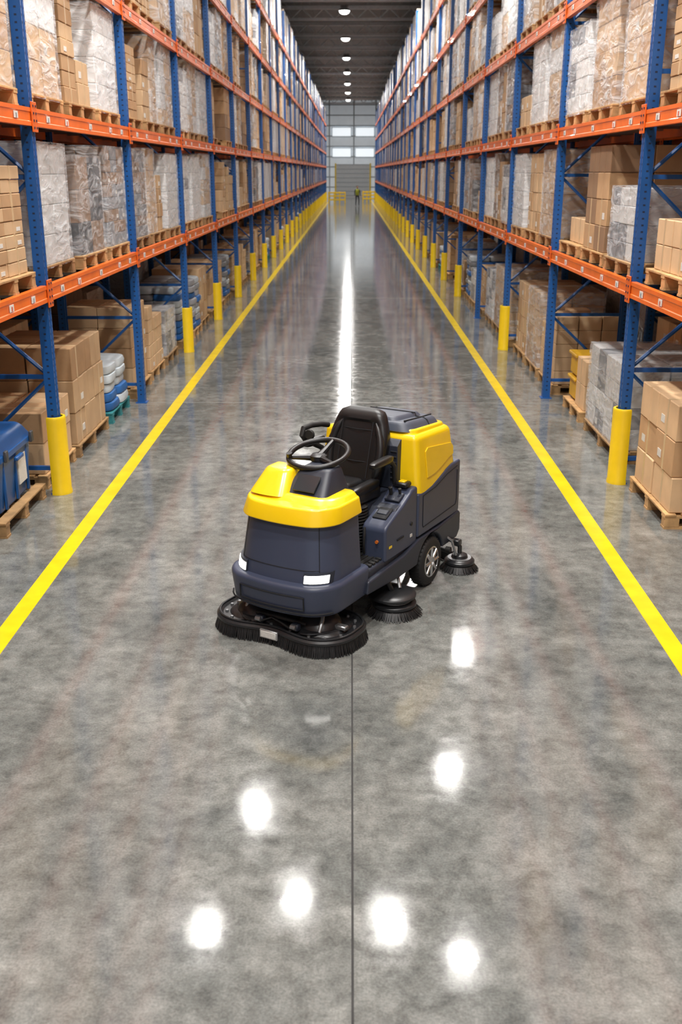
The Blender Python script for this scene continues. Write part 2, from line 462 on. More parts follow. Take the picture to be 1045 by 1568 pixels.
# ------------------------------------------------------------------ pallet loads
def pallet(b, w, l, k='wood'):   # w along x (depth), l along y
    for i in range(7): b.box((-w / 2 + 0.05 + (w - 0.1) * i / 6, 0, 0.131), (0.098, l, 0.02), k, ch=0.003)
    for q in (-1, 0, 1):
        b.box((0, q * (l / 2 - 0.06), 0.110), (w, 0.1, 0.02), k)
        b.box((0, q * (l / 2 - 0.06), 0.010), (w, 0.1, 0.02), k)
        for p in (-1, 0, 1): b.box((p * (w / 2 - 0.07), q * (l / 2 - 0.06), 0.06), (0.13, 0.1, 0.08), k, ch=0.003)
PZ = 0.141
def cartons(b, w, l, nx, ny, nz, h, keys, jit=0.006, tape=True, top_drop=0.0, label=0.3, z0=PZ, cy0=0.0):
    dx, dy, dz = w / nx, l / ny, h / nz
    for kz in range(nz):
        for i in range(nx):
            for j in range(ny):
                if kz == nz - 1 and random.random() < top_drop: continue
                k = random.choice(keys)
                cx = -w / 2 + dx * (i + .5) + random.uniform(-jit, jit); cy = cy0 - l / 2 + dy * (j + .5) + random.uniform(-jit, jit)
                cz = z0 + dz * (kz + .5); rz = random.uniform(-jit, jit) * 2
                s = (dx - 0.012, dy - 0.012, dz - 0.004)
                b.box((cx, cy, cz), s, k, ch=0.006, rz=rz)
                if tape:
                    b.box((cx, cy, cz + 0.0008), (s[0] + 0.003, 0.045, s[2] + 0.0012), 'tape' if random.random() < 0.7 else k, rz=rz)
                if random.random() < label:
                    for sd in (-1, 1):
                        b.box((cx + sd * (s[0] / 2), cy + dy * 0.22, cz - dz * 0.12), (0.006, min(0.1, dy * .25), min(0.07, dz * 0.3)), 'label', rz=rz)
def shell(b, w, l, h, seed, k='wrap', z0=PZ, cy0=0.0):
    per = []; N = 14
    hw, hl = w / 2 + 0.012, l / 2 + 0.012
    for i in range(N): per.append((-hw + 2 * hw * i / N, -hl, 0, -1))
    for i in range(N): per.append((hw, -hl + 2 * hl * i / N, 1, 0))
    for i in range(N): per.append((hw - 2 * hw * i / N, hl, 0, 1))
    for i in range(N): per.append((-hw, hl - 2 * hl * i / N, -1, 0))
    secs = []; NZ = 16
    for z in range(NZ + 1):
        t = z / NZ; ring = []
        for x, y, nx_, ny_ in per:
            d = 0.012 * noise.noise(Vector((x * 7, y * 7, t * h * 11 + seed))) + 0.008 * noise.noise(Vector((x * 20, y * 20, t * h * 25 + seed)))
            ring.append((x + nx_ * d, y + ny_ * d + cy0, z0 - 0.03 + t * (h + 0.045)))
        secs.append(ring)
    for f in (0.9, 0.6, 0.25):
        secs.append([(x * f, y * f + cy0, z0 + h + 0.016 + 0.012 * noise.noise(Vector((x * f * 8, y * f * 8, seed)))) for x, y, _, _ in per])
    vs = [p for q in secs for p in q]; n = len(per); fs = []
    for i in range(len(secs) - 1):
        for j in range(n): fs.append((i * n + j, i * n + (j + 1) % n, (i + 1) * n + (j + 1) % n, (i + 1) * n + j))
    fs.append(tuple((len(secs) - 1) * n + j for j in range(n)))
    b.add(vs, fs, k, True)
W, Lp = 1.0, 1.12
V = {}; FAR = {}
def mk(key, fn, name):
    b = MB(); fn(b); V[key] = (b.mesh(name), name)
CN, SN = 'carton_pallet_load', 'shrink_wrapped_pallet_load'
def fc(*a, **k):
    def g(b):
        pallet(b, W, Lp); cartons(b, *a, **k)
    return g
mk('c1', fc(.96, 1.04, 2, 2, 3, 1.02, ['carton', 'carton2']), CN)
mk('c2', fc(.92, 1.0, 2, 3, 4, 1.10, ['carton2', 'carton2', 'carton']), CN)
mk('c3', fc(.96, 1.06, 3, 3, 5, .95, ['carton2'], top_drop=.4), CN)
mk('c4', fc(.9, 1.0, 2, 2, 8, .90, ['carton', 'carton2']), CN)
mk('c5', fc(.9, .95, 2, 2, 2, .45, ['carton2']), CN)
mk('c6', fc(.96, 1.04, 2, 2, 4, 1.12, ['carton3', 'carton'], top_drop=.3), CN)
mk('c7', fc(.8, .8, 1, 2, 1, .30, ['carton2']), CN)
def mkw(key, w, l, nx, ny, nz, h, keys, seed, far):
    def g(b): pallet(b, W, Lp); cartons(b, w, l, nx, ny, nz, h, keys, tape=False); shell(b, w, l, h, seed)
    mk(key, g, SN)
    def g2(b): pallet(b, W, Lp); shell(b, w, l, h, seed, far)
    b = MB(); g2(b); FAR[key] = (b.mesh(SN), SN)
mkw('w1', .98, 1.06, 2, 3, 5, .95, ['white', 'white', 'grey'], 1.3, 'wrapo')
mkw('w2', .96, 1.04, 2, 2, 4, 1.12, ['carton', 'carton2'], 4.3, 'wrapt')
mkw('w3', .96, 1.0, 3, 3, 8, 1.12, ['grey', 'carton3'], 7.3, 'wrapo')
mkw('w4', .96, 1.06, 2, 2, 3, 1.0, ['carton3', 'dgrey', 'carton3'], 9.3, 'wrapt')
mkw('w5', .94, .96, 2, 2, 5, 1.16, ['white', 'carton2'], 19.3, 'wrapo')
mkw('w6', .94, .96, 2, 3, 4, .70, ['white', 'grey'], 29.3, 'wrapo')
mkw('w7', .96, 1.04, 2, 2, 4, 1.18, ['carton2', 'carton2', 'white'], 39.3, 'wrapt')
mkw('w8', .96, 1.04, 2, 2, 4, 1.10, ['white'], 61.3, 'wrapo')
mkw('t1', .96, 1.04, 2, 2, 4, 1.45, ['white', 'grey'], 41.3, 'wrapo')
mkw('t2', .96, 1.0, 2, 2, 5, 1.38, ['carton2', 'carton'], 43.3, 'wrapt')
# two narrow stacks of different heights on one pallet
def mkd(key, h1, h2, k1, k2, s1, s2, n1, n2):
    def g(b):
        pallet(b, W, Lp)
        for h, kk, s, n_, cy in ((h1, k1, s1, n1, -.28), (h2, k2, s2, n2, .28)):
            cartons(b, .92, .50, 2, 1, n_, h, kk, tape=not s, cy0=cy)
            if s: shell(b, .92, .50, h, s, 'wrap', PZ, cy)
    mk(key, g, CN)
mkd('d1', 1.15, .80, ['carton2'], ['carton', 'carton2'], 51.1, None, 4, 4)
mkd('d2', .70, 1.10, ['carton', 'carton3'], ['white', 'grey'], None, 53.1, 3, 6)
mkd('d3', 1.02, 1.16, ['carton'], ['carton2', 'carton2', 'carton3'], None, 55.1, 3, 4)
mkd('d4', .45, 1.05, ['carton2'], ['carton', 'carton2'], None, None, 2, 7)
def sacks(keys, pk, nz=7):
    def g(b):
        pallet(b, W, 1.05, pk)
        for z in range(nz):
            for i in (-1, 1):
                for j in (-1, 1):
                    b.blob((i * .24 + random.uniform(-.02, .02), j * .25 + random.uniform(-.02, .02), PZ + .062 + z * .115), (.5, .52, .14), random.choice(keys), 0.45, 18, 8, 0.08)
    return g
mk('s1', sacks(['sackb', 'sackw', 'sackb', 'grey'], 'wood', 8), 'sack_pallet_load')
mk('s2', sacks(['sackw', 'sackw', 'sackb'], 'teal', 5), 'sack_pallet_load')
def crates2(b):
    pallet(b, W, 1.0)
    for z in range(2):
        zz = PZ + .16 + z * .31
        b.box((0, .27, zz), (.86, .40, .28), 'yelpl', ch=.02)
        b.box((0, .27, zz + .13), (.92, .45, .04), 'yelpl', ch=.01)
        for q in range(6): b.box((-.36 + q * .144, .27, zz - .01), (.02, .43, .24), 'yelpl')
    for z in range(2):
        b.box((0, -.22, PZ + .155 + z * .31), (.88, .48, .306), 'carton2', ch=.006)
        b.box((0, -.22, PZ + .156 + z * .31), (.883, .045, .308), 'tape')

stock = empty('palletized_rack_stock')
def put(key, side, y, z, dx=0.0, top=True, rz=0.0, row=0, far=False):
    S = SIDES[side]; me, nm = (FAR[key] if far and key in FAR else V[key])
    x = S['face'] + S['s'] * (0.53 + dx + row * (DEP + 0.25))
    rr = rz + (0 if random.random() < .5 else math.pi)
    place(me, nm, (x, y, z), rr, None if top else stock)
LOWV = ['c1', 'c2', 'c3', 'c4', 'c6', 'w1', 'w2', 'w3', 'w4', 'w5', 'w7', 'w8', 'd1', 'd2', 'd3', 'd4', 'w8', 'w6', 'c5', 'd1', 'w1', 'w5']
TOPV = ['t1', 't2', 'w5', 'w7', 'w3', 't1', 'w8', 'd3']
GRV = ['c1', 'c2', 'c3', 'w1', 'w6', 's1', 's2', 'c4', 'w3', 'c6', 'w4', 'c5', 'd2', 'd4']
near = {
 ('L', 0, 1): ['w8', 'w4', 'w3'], ('L', 1, 1): ['w3', 'd1', 'w8'], ('L', 2, 1): ['d2', 'w8', 'w5'], ('L', -1, 1): ['w3', 'c2', 'c4'],
 ('L', 0, 2): ['w7', 'd4', 'w8'], ('L', 1, 2): ['c4', 'd1', 'w5'], ('L', 2, 2): ['w1', 'w7', 'w8'], ('L', -1, 2): ['w2', 'w7', 'w2'],
 ('R', 0, 1): ['w6', 'c6', 'c7'], ('R', 1, 1): ['w2', 'c2', 'w8'], ('R', 2, 1): ['w1', 'd3', 'w8'], ('R', -1, 1): ['w6', 'c1', 'c5'],
 ('R', 0, 2): ['w2', 'w2', 'w1'], ('R', 1, 2): ['w7', 'w8', 'c5'], ('R', 2, 2): ['w3', 'd3', 'w8'], ('R', -1, 2): ['c2', 'w2', 'c4'],
 ('L', -1, 0): None, ('L', 0, 0): None, ('L', 1, 0): ['c2', 'c3', 'w6'], ('L', 2, 0): ['s1', 's1', 'c1'], ('L', 3, 0): ['c1', 'c4', 's1'],
 ('R', -1, 0): None, ('R', 0, 0): None, ('R', 1, 0): ['c3', 'w2', 'c2'], ('R', 2, 0): ['w5', 'w2', 'w1'], ('R', 3, 0): ['c4', 'w6', 's1'],
}
for key, S in SIDES.items():
    for k in range(-2, NB):
        yb = S['y0'] + k * S['sp']
        for lv in range(6):
            spec = near.get((key, k, lv), 'rand')
            if spec is None: continue
            top = (-1 <= k <= 3 and lv <= 2)
            zz = 0.0 if lv == 0 else LEV[lv - 1] + BH / 2 + 0.0005
            for j in range(3):
                if spec == 'rand':
                    if random.random() < 0.05: continue
                    kk = random.choice(GRV if lv == 0 else TOPV if lv == 5 else LOWV)
                else: kk = spec[j]
                put(kk, key, yb + 0.77 + j * (S['sp'] - 1.54) / 2 + random.uniform(-.03, .03), zz,
                    random.uniform(0.0, .05) + (0.12 if lv == 0 else 0), top, far=(k > 5))
        if k < 8 and k >= -1:
            for lv in range(5):
                zz = 0.0 if lv == 0 else LEV[lv - 1] + BH / 2 + 0.0005
                for j in range(3):
                    if random.random() < 0.35: continue
                    put(random.choice(['w4', 'c6', 'w3', 'c1', 'w2']), key, yb + 0.77 + j * (S['sp'] - 1.54) / 2, zz, 0.03, False, 0, 1, True)
def custom(fn, name, loc, rz=0.0):
    b = MB(); fn(b); return b.obj(name, None, loc, rz)
def lc(b):
    pallet(b, 1.05, 1.4); cartons(b, 1.0, 1.34, 2, 3, 3, 1.06, ['carton', 'carton2'], jit=.012)
custom(lc, CN, (-3.50, 11.45, 0))
custom(sacks(['sackw', 'sackb', 'sackw'], 'teal', 5), 'sack_pallet_load', (-3.47, 12.85, 0))
def rc(b):
    pallet(b, 1.0, 1.2); cartons(b, .94, 1.12, 2, 2, 3, .96, ['carton2', 'carton'], jit=.012)
custom(rc, CN, (3.27, 9.05, 0))
def rg(b):
    pallet(b, 1.05, 1.6); cartons(b, 1.0, 1.52, 2, 4, 4, .92, ['grey', 'white', 'white'], tape=False); shell(b, 1.0, 1.52, .92, 77.7)
custom(rg, SN, (3.38, 11.35, 0))
custom(crates2, 'yellow_crate_pallet_load', (3.36, 12.95, 0))
def lsm(b):
    pallet(b, .9, 1.1); cartons(b, .86, 1.0, 2, 2, 2, .62, ['carton', 'carton2'])
custom(lsm, CN, (-3.45, 10.13, 0))
def bp(b): pallet(b, 1.0, 1.2)
custom(bp, 'wooden_pallet', (-3.45, 8.75, 0))
def bin_(b):
    rblock(b, 0, .50, (.36, -.42, .42, .05, .05), (.40, -.46, .46, .05, .05), .02, .0, 'bluepl')
    rblock(b, .47, .53, (.425, -.485, .485, .05, .05), (.425, -.485, .485, .05, .05), .01, .01, 'bluepl')
    rblock(b, .53, .66, (.41, -.47, .47, .06, .06), (.34, -.40, .40, .06, .06), .0, .05, 'bluepl')
    for q in (-.3, 0, .3):
        b.box((.385, q * 1.05, .24), (.03, .03, .44), 'bluepl', ch=.008)
    b.box((.392, .16, .27), (.012, .22, .26), 'label'); b.box((.43, 0, .42), (.04, .18, .04), 'bluepl', ch=.01)
    for q in (-.36, .36): b.box((.44, q, .52), (.03, .06, .10), 'dgrey', ch=.006)
custom(bin_, 'blue_storage_bin', (-3.42, 8.78, PZ + .001))
def lcL(b):
    pallet(b, 1.0, 1.1); cartons(b, .94, 1.02, 2, 2, 3, .9, ['carton', 'carton2'])
custom(lcL, CN, (-3.45, 7.3, 0)); custom(lcL, CN, (3.32, 7.5, 0))

# ------------------------------------------------------------------ ceiling lamps and added fill lamps
def lamp_mesh(drop):
    b = MB(); b.lathe([(.001, .22), (.10, .22), (.13, .16), (.27, .03), (.285, -.01), (.275, -.01), (.255, .03), (.001, .05)], (0, 0, 0), 'lamph', 'z', 28)
    b.lathe([(.255, .02), (.245, -.04), (.20, -.11), (.12, -.15), (.001, -.16)], (0, 0, 0), 'lens', 'z', 28)
    for i in range(8):
        a = math.pi * i / 4; b.box((.12 * math.cos(a), .12 * math.sin(a), .20), (.14, .008, .10), 'lamph', rz=a)
    b.tube([(0, 0, .2), (0, 0, drop)], .008, 'steel', 6)
    return b.mesh('high_bay_light')
LM1 = lamp_mesh(0.6); LM2 = lamp_mesh(4.2)
lamps = [(-.65, 23.2, 10.2, 120), (-.35, 32, 10.2, 110), (-.35, 42.5, 10.2, 170)]
lamps += [(-.35, 53 + 10.5 * i, 10.2, 330 + 70 * i) for i in range(7)]
lamps += [(-2.0, 18.6, 10.2, 60), (2.3, 20.2, 10.2, 60), (-2.5, 24.6, 10.2, 100), (-1.0, 15.8, 10.2, 40), (.75, 15.2, 10.2, 60), (2.0, 14.3, 10.2, 35), (-2.6, 15.0, 10.2, 40), (2.35, 19.2, 6.65, 30)]
lamps += [(-2.1, 31, 10.2, 330), (2.1, 33, 10.2, 330), (-2.1, 43, 10.2, 380), (2.1, 45, 10.2, 380)]  # side lamps added above the frame to brighten the deep aisle
lamps += [(-1.3, 10.6, 10.2, 480), (1.3, 10.6, 10.2, 480), (-1.3, 4, 10.2, 400), (1.3, 4, 10.2, 400), (-1.3, -2.5, 10.2, 350), (1.3, -2.5, 10.2, 350)]  # unseen fill lamps added to light the foreground and the machine
for x, y, z, en in lamps:
    o = place(LM2 if z < 8 else LM1, 'high_bay_light', (x, y, z))
    ld = bpy.data.lights.new('lamp_emitter', 'AREA'); ld.shape = 'DISK'; ld.size = .42
    ld.energy = en
    ld.color = (1.0, .97, .93)
    lo = bpy.data.objects.new('lamp_emitter', ld); scene.collection.objects.link(lo); lo.parent = o; lo.location = (0, 0, -.17)

# ------------------------------------------------------------------ ride-on scrubber
ms = empty('ride_on_floor_scrubber', (-.03, 6.95, 0), R(-30))
def part(b, name, bevel=0.0, seg=3): return b.obj(name, ms, bevel=bevel, seg=seg)
# front body
FB0 = (.385, -.87, -.42, .16, .05); FB1 = (.345, -.80, -.40, .15, .05)
b = MB(); rblock(b, .44, .87, FB0, FB1, .0, .0, 'navy', bulge=.065)
def fb_pt(z, off=0.0):
    t = (z - .44) / .43; P = [a + (c - a) * t for a, c in zip(FB0, FB1)]
    return outline(P[0] + off, P[1] - off, P[2] + off, P[3] + off, P[4] + off, z, .065, 0, 0, 7, 9)
def fb_at(z, x, off=.002):   # point on front surface at local x (front half)
    o = fb_pt(z, off)[:24]
    for a, c in zip(o, o[1:]):
        if a[0] <= x <= c[0] and c[0] > a[0]:
            t = (x - a[0]) / (c[0] - a[0]); return tuple(a[q] + (c[q] - a[q]) * t for q in range(3))
    return o[0] if x < 0 else o[-1]
part(b, 'front_body')
b = MB()
for xs in (-.30, .30):
    b.tube([fb_at(.53 + (.32) * i / 8, xs * (1 - .1 * i / 8), 0.0) for i in range(9)], .003, 'seam', 6)
b.tube([fb_at(.555 + .0 * i, -.30 + .6 * i / 14, 0.0) for i in range(15)], .003, 'seam', 6)
part(b, 'front_panel_gap')
# bumper
BP = (.43, -.93, -.38, .17, .06)
b = MB(); rblock(b, .25, .47, (.41, -.91, -.38, .17, .06), BP, .03, .03, 'navy', bulge=.07)
part(b, 'front_bumper')
b = MB()
def bump_pt(x, z, off=0):
    oo = outline(.424 + off, -.924 - off, -.38, .17, .06, z, .07)[:24]
    for a, c in zip(oo, oo[1:]):
        if a[0] <= x <= c[0] and c[0] > a[0]:
            t = (x - a[0]) / (c[0] - a[0]); return Vector([a[q] + (c[q] - a[q]) * t for q in range(3)])
    return Vector(oo[0] if x < 0 else oo[-1])
loop = [bump_pt(-.25 + .5 * i / 12, .31, .0) for i in range(13)] + [bump_pt(.25 - .5 * i / 12, .40, .004) for i in range(13)]
b.tube(loop, .005, 'seam', 6, closed=True)
b.tube([bump_pt(-.4 + .8 * i / 24, .285, .0) for i in range(25)], .006, 'seam', 6)
part(b, 'bumper_groove')
# headlights (curved around the body corners)
for nm, xa, xb in (('headlight_1', -.375, -.24), ('headlight_2', .225, .355)):
    b = MB(); N = 10
    def strip(off, z0_, z1_, k, grow=0.0):
        secs = []
        for i in range(N + 1):
            x = xa - grow + (xb - xa + 2 * grow) * i / N
            p0 = Vector(fb_at(z0_, x, off)); p1 = Vector(fb_at(z1_, x, off)); q0 = Vector(fb_at(z0_, x, off - .03)); q1 = Vector(fb_at(z1_, x, off - .03))
            secs.append([q0, p0, p1, q1])
        b.loft(secs, k)
    strip(.016, .468, .545, 'navyd', .008); strip(.022, .48, .53, 'head')
    part(b, nm)
# yellow cowl: rim band, recessed plateau, raised horn
b = MB()
rblock(b, .845, .955, (.378, -.84, -.40, .16, .05), (.355, -.80, -.40, .15, .05), .010, .012, 'myel', bulge=.065)
rblock(b, .95, .985, (.345, -.72, -.40, .13, .05), (.315, -.66, -.40, .12, .05), .0, .012, 'myel', bulge=.05)
rblock(b, .97, 1.115, (.150, -.74, -.42, .06, .03), (.100, -.60, -.44, .05, .03), .0, .02, 'myel', bulge=.02, cx=-.185)
part(b, 'yellow_front_cowl')
b = MB()
rblock(b, .96, 1.13, (.175, -.70, -.34, .05, .04), (.115, -.52, -.36, .04, .03), .0, .02, 'navyd', cx=.065)
rblock(b, .45, .95, (.30, -.44, -.36, .02, .02), (.28, -.44, -.34, .02, .02), .0, .01, 'navyd')
b.box((.065, -.628, 1.052), (.17, .13, .012), 'screen', ch=.004, rot=Matrix.Rotation(R(43), 3, 'X'))
part(b, 'steering_console')
# steering wheel
b = MB(); c = Vector((-.02, -.34, 1.175)); tilt = Matrix.Rotation(R(14), 3, 'X')
b.tube([c + tilt @ Vector((.205 * math.cos(2 * math.pi * i / 40), .205 * math.sin(2 * math.pi * i / 40), 0)) for i in range(40)], .020, 'vinyl', 10, closed=True)
for a in (90, 210, 330):
    e = tilt @ Vector((.2 * math.cos(R(a)), .2 * math.sin(R(a)), 0)); b.tube([c + Vector((0, 0, -.025)), c + e * .55 + Vector((0, 0, -.012)), c + e], [.028, .02, .016], 'vinyl', 8)
b.lathe([(.001, .012), (.04, .012), (.06, 0), (.06, -.03), (.03, -.06), (.001, -.06)], c - Vector((0, 0, .01)), 'vinyl', 'z', 24)
b.tube([c - Vector((0, 0, .05)), c + Vector((.02, -.1, -.17))], .032, 'rubber', 12)
b.tube([c + tilt @ Vector((-.15, -.13, 0)), c + tilt @ Vector((-.15, -.13, .05))], [.014, .022], 'vinyl', 10)
part(b, 'steering_wheel')
# foot platform
b = MB()
rblock(b, .27, .42, (.40, -.50, .05, .03, .03), (.405, -.50, .05, .03, .03), .02, .02, 'navyd')
b.box((0, -.24, .424), (.70, .32, .012), 'rubber', ch=.003)
for i in range(15): b.box((-.32 + i * .0457, -.24, .432), (.014, .28, .008), 'rubber')
b.box((.12, -.34, .47), (.09, .13, .02), 'rubber', ch=.005, rot=Matrix.Rotation(R(-35), 3, 'X'))
b.box((-.10, -.34, .47), (.07, .12, .02), 'rubber', ch=.005, rot=Matrix.Rotation(R(-35), 3, 'X'))
for i in range(9): b.box((.365, -.42 + i * .05, .43), (.045, .03, .016), 'rubber', ch=.003)
part(b, 'foot_platform')
# rear chassis with wheel arch
def arch(cy, r, z0, n=12):
    out = []
    a0 = math.asin(max(-1, min(1, (z0 - .185) / r)))
    for i in range(n + 1):
        a = math.pi - a0 - (math.pi - 2 * a0) * i / n
        out.append((cy + r * math.cos(a), .185 + r * math.sin(a)))
    return out
b = MB()
prof = [(.02, .27)] + arch(.52, .215, .27) + [(.98, .27), (1.0, .34), (1.0, .80), (.30, .80), (.02, .74), (-.03, .68)]
b.prism(prof, -.40, .40, 'navyd')
part(b, 'rear_chassis', .015, 3)
b = MB()
wave = [(.315, .775), (.42, .772), (.55, .785), (.68, .815), (.80, .850), (.90, .868), (1.045, .872)]
prof = [(.315, .44), (1.03, .44), (1.045, .47)] + wave[::-1]
b.prism(prof, -.428, .428, 'navy')
part(b, 'rear_body', .016, 4)
b = MB()
prof = [(-.46, .27), (.02, .235)] + arch(.52, .225, .235) + [(1.0, .235), (1.055, .29), (1.055, .43), (1.03, .455), (.70, .43), (.34, .43), (.1, .38), (-.44, .36)]
b.prism(prof, .335, .440, 'navyd'); b.prism(prof, -.440, -.335, 'navyd')
part(b, 'side_skirt', .014, 3)
b = MB()
for q in (-1, 1):
    b.tube([(q * .429, .40, .50), (q * .429, .97, .52), (q * .429, .99, .56), (q * .429, .985, .80)], .003, 'seam', 6)
    b.tube([(q * .429, .40, .50), (q * .429, .39, .52), (q * .429, .39, .745)], .003, 'seam', 6)
    b.tube([(q * .429, .39, .745), (q * .429, .60, .76), (q * .429, .80, .81), (q * .429, .985, .83)], .003, 'seam', 6)
part(b, 'side_panel_gap')
# side console beside the seat
b = MB()
prof = [(-.17, .40), (-.17, .64), (-.14, .67), (.10, .76), (.24, .83), (.32, .84), (.32, .40)]
b.prism(prof, .225, .418, 'navy'); b.prism(prof, -.418, -.225, 'navy')
part(b, 'side_console', .02, 4)
b = MB()
sl = Matrix.Rotation(R(20), 3, 'X')
b.box((.32, -.03, .715), (.11, .13, .014), 'seam', ch=.004, rot=sl); b.box((.32, -.03, .722), (.08, .05, .014), 'navyd', ch=.004, rot=sl)
b.box((.32, .14, .79), (.12, .10, .02), 'navyd', ch=.006, rot=sl)
b.tube([(.29, .15, .79), (.29, .13, .86)], [.01, .016], 'rubber', 8); b.tube([(.35, .17, .80), (.35, .16, .85)], [.008, .013], 'rubber', 8)
b.box((.33, .25, .86), (.10, .09, .035), 'vinyl', ch=.01); b.box((.33, .25, .88), (.05, .05, .012), 'myel', ch=.003)
b.box((.420, .05, .52), (.006, .10, .012), 'seam'); b.lathe([(.001, 0), (.014, 0), (.014, .01), (.001, .01)], (.415, .22, .58), 'rubber', 'x', 16)
b.box((.419, .22, .49), (.006, .03, .022), 'label'); b.lathe([(.001, 0), (.012, 0), (.012, .012), (.001, .012)], (.35, -.182, .55), 'red', 'y', 16)
b.box((.419, -.1, .50), (.006, .04, .016), 'myel')
b.tube([(.25, -.175, .45), (.26, -.20, .52), (.26, -.19, .60), (.25, -.17, .64)], .009, 'rubber', 8)
part(b, 'side_controls')
# seat base + bellows
b = MB()
rblock(b, .42, .76, (.20, -.02, .30, .03, .03), (.20, -.02, .30, .03, .03), .0, .0, 'navyd')
pr_ = []
for i in range(15): pr_ += [(.075, .43 + i * .0225), (.095, .4413 + i * .0225)]
pr_.append((.075, .43 + 15 * .0225))
b.lathe([(.001, .43)] + pr_ + [(.001, .77)], (.12, -.085, 0), 'rubber', 'z', 24)
b.lathe([(.001, .43)] + pr_ + [(.001, .77)], (-.12, -.085, 0), 'rubber', 'z', 24)
part(b, 'seat_base')
# seat
b = MB(); SX = -.035
rblock(b, .765, .875, (.235, -.22, .20, .10, .06), (.225, -.21, .20, .10, .06), .04, .045, 'vinyl', bulge=.025, tilt=-.06, cx=SX)
rblock(b, .84, .905, (.13, -.13, .14, .06, .05), (.12, -.12, .13, .06, .05), .0, .03, 'vinyl', bulge=.01, tilt=-.06, cx=SX)
for q in (-1, 1): b.blob((SX + q * .195, .0, .87), (.075, .36, .075), 'vinyl', .6, 16, 10)
secs = []
for t in [i / 22 for i in range(23)]:
    z = .86 + .51 * t
    wv = .195 + .045 * math.sin(min(1, t * 1.6) * math.pi / 2) - .075 * max(0, (t - .55) / .45) ** 1.6
    if t > .93: wv *= math.sqrt(max(.02, 1 - ((t - .93) / .075) ** 2)) * .5 + .5
    th = .055 * (1 if t < .9 else max(.3, math.sqrt(max(0, 1 - ((t - .9) / .105) ** 2)))) + .012 * (1 - t)
    yc = .185 + .115 * t + .02 * t * t
    ring = outline(wv, -th, th, min(th * .9, .05), min(th * .9, .05), 0, -.022 if t < .85 else 0)
    secs.append([(x + SX, y + yc, z) for x, y, _ in ring])
b.loft(secs, 'vinyl')
for q in (-1, 1):
    pts = [(SX + q * (.185 + .028 * math.sin(t * 3.0) - .05 * t ** 3), .135 + .115 * t, .90 + .38 * t) for t in [i / 12 for i in range(13)]]
    b.tube(pts, [.012, .026, .032, .034, .034, .034, .033, .032, .03, .028, .026, .02, .008], 'vinyl', 12)
    b.tube([(SX + q * .125, .118 + .115 * t, .90 + .39 * t) for t in [i / 8 for i in range(9)]], .0035, 'seam', 6)
for zt in (.28, .72): b.tube([(SX + x, .128 + .135 * zt + .012 * (abs(x) / .12), .86 + .51 * zt) for x in [-.125 + .25 * i / 8 for i in range(9)]], .0035, 'seam', 6)
b.box((SX, .27, 1.02), (.34, .05, .34), 'rubber', ch=.02, rot=Matrix.Rotation(R(-12), 3, 'X'))
part(b, 'driver_seat')
# armrests
b = MB()
def arm(x, z):
    b.tube([(x, .24, z - .20), (x, .22, z - .06), (x, .18, z - .02), (x, .10, z)], .018, 'rubber', 10)
    b.blob((x, .03, z + .015), (.065, .30, .05), 'vinyl', .5, 16, 10)
arm(.27, 1.05)
b.tube([(-.27, .20, .98), (-.28, .12, 1.08), (-.29, .02, 1.13), (-.30, -.06, 1.17), (-.30, -.11, 1.22), (-.30, -.09, 1.265), (-.29, 0, 1.27), (-.28, .12, 1.255), (-.27, .2, 1.235)], .020, 'rubber', 12)
b.blob((-.30, .05, 1.14), (.06, .26, .05), 'vinyl', .5, 16, 10)
b.lathe([(.001, 0), (.035, 0), (.04, .012), (.035, .025), (.001, .025)], (-.25, -.10, 1.225), 'rubber', 'y', 16)
part(b, 'armrest')
# tank
b = MB()
rblock(b, .74, 1.18, (.424, .325, 1.035, .045, .09), (.385, .345, .97, .045, .09), .0, .045, 'myel', tilt=-.06)
rblock(b, 1.14, 1.205, (.352, .38, .97, .07, .09), (.335, .395, .95, .07, .09), .0, .012, 'myel', tilt=-.075)
part(b, 'yellow_recovery_tank')
b = MB()
def tprism(prof, off, k):
    for q in (-1, 1):
        vs = []
        for d in (0.0, off):
            for y, z in prof: vs.append((q * (.4255 - (z - .74) / .44 * .039 + d), y, z))
        n = len(prof); fs = [(j, (j + 1) % n, n + (j + 1) % n, n + j) for j in range(n)] + [tuple(range(n))[::-1], tuple(range(n, 2 * n))]
        b.add(vs, fs, k)
tprism([(.47, .86), (.60, .865), (.72, .89), (.84, .925), (.93, .94), (.935, 1.0), (.90, 1.035), (.50, 1.085), (.46, 1.06)], .008, 'myel')
part(b, 'tank_side_panel', .005, 3)
b = MB()
b.prism([(.28, .80), (.28, 1.12), (.33, 1.16), (.36, 1.16), (.36, .80)], -.30, .265, 'navyd')
for i in range(6): b.box((.235, .276, .88 + i * .04), (.05, .01, .012), 'seam')
part(b, 'tank_front_panel', .01, 3)
b = MB()
rblock(b, 1.185, 1.255, (.325, .36, .94, .10, .10), (.28, .39, .90, .09, .09), .0, .025, 'lid', tilt=-.085)
rblock(b, 1.25, 1.285, (.20, .40, .84, .06, .06), (.17, .42, .82, .06, .06), .0, .014, 'lid', tilt=-.085)
for q in (-1, 1): b.tube([(q * .245, .42, 1.278), (q * .245, .65, 1.257), (q * .235, .88, 1.237)], .007, 'seam', 6)
b.tube([(-.31, .70, 1.20), (-.29, .70, 1.238), (-.26, .70, 1.252), (-.2, .70, 1.256), (-.19, .70, 1.28), (.19, .70, 1.28), (.2, .70, 1.256), (.26, .70, 1.252), (.29, .70, 1.238), (.31, .70, 1.20)], .006, 'seam', 6)
for q in (-.18, .18): b.box((q, .93, 1.19), (.07, .05, .05), 'navyd', ch=.01)
part(b, 'tank_lid')
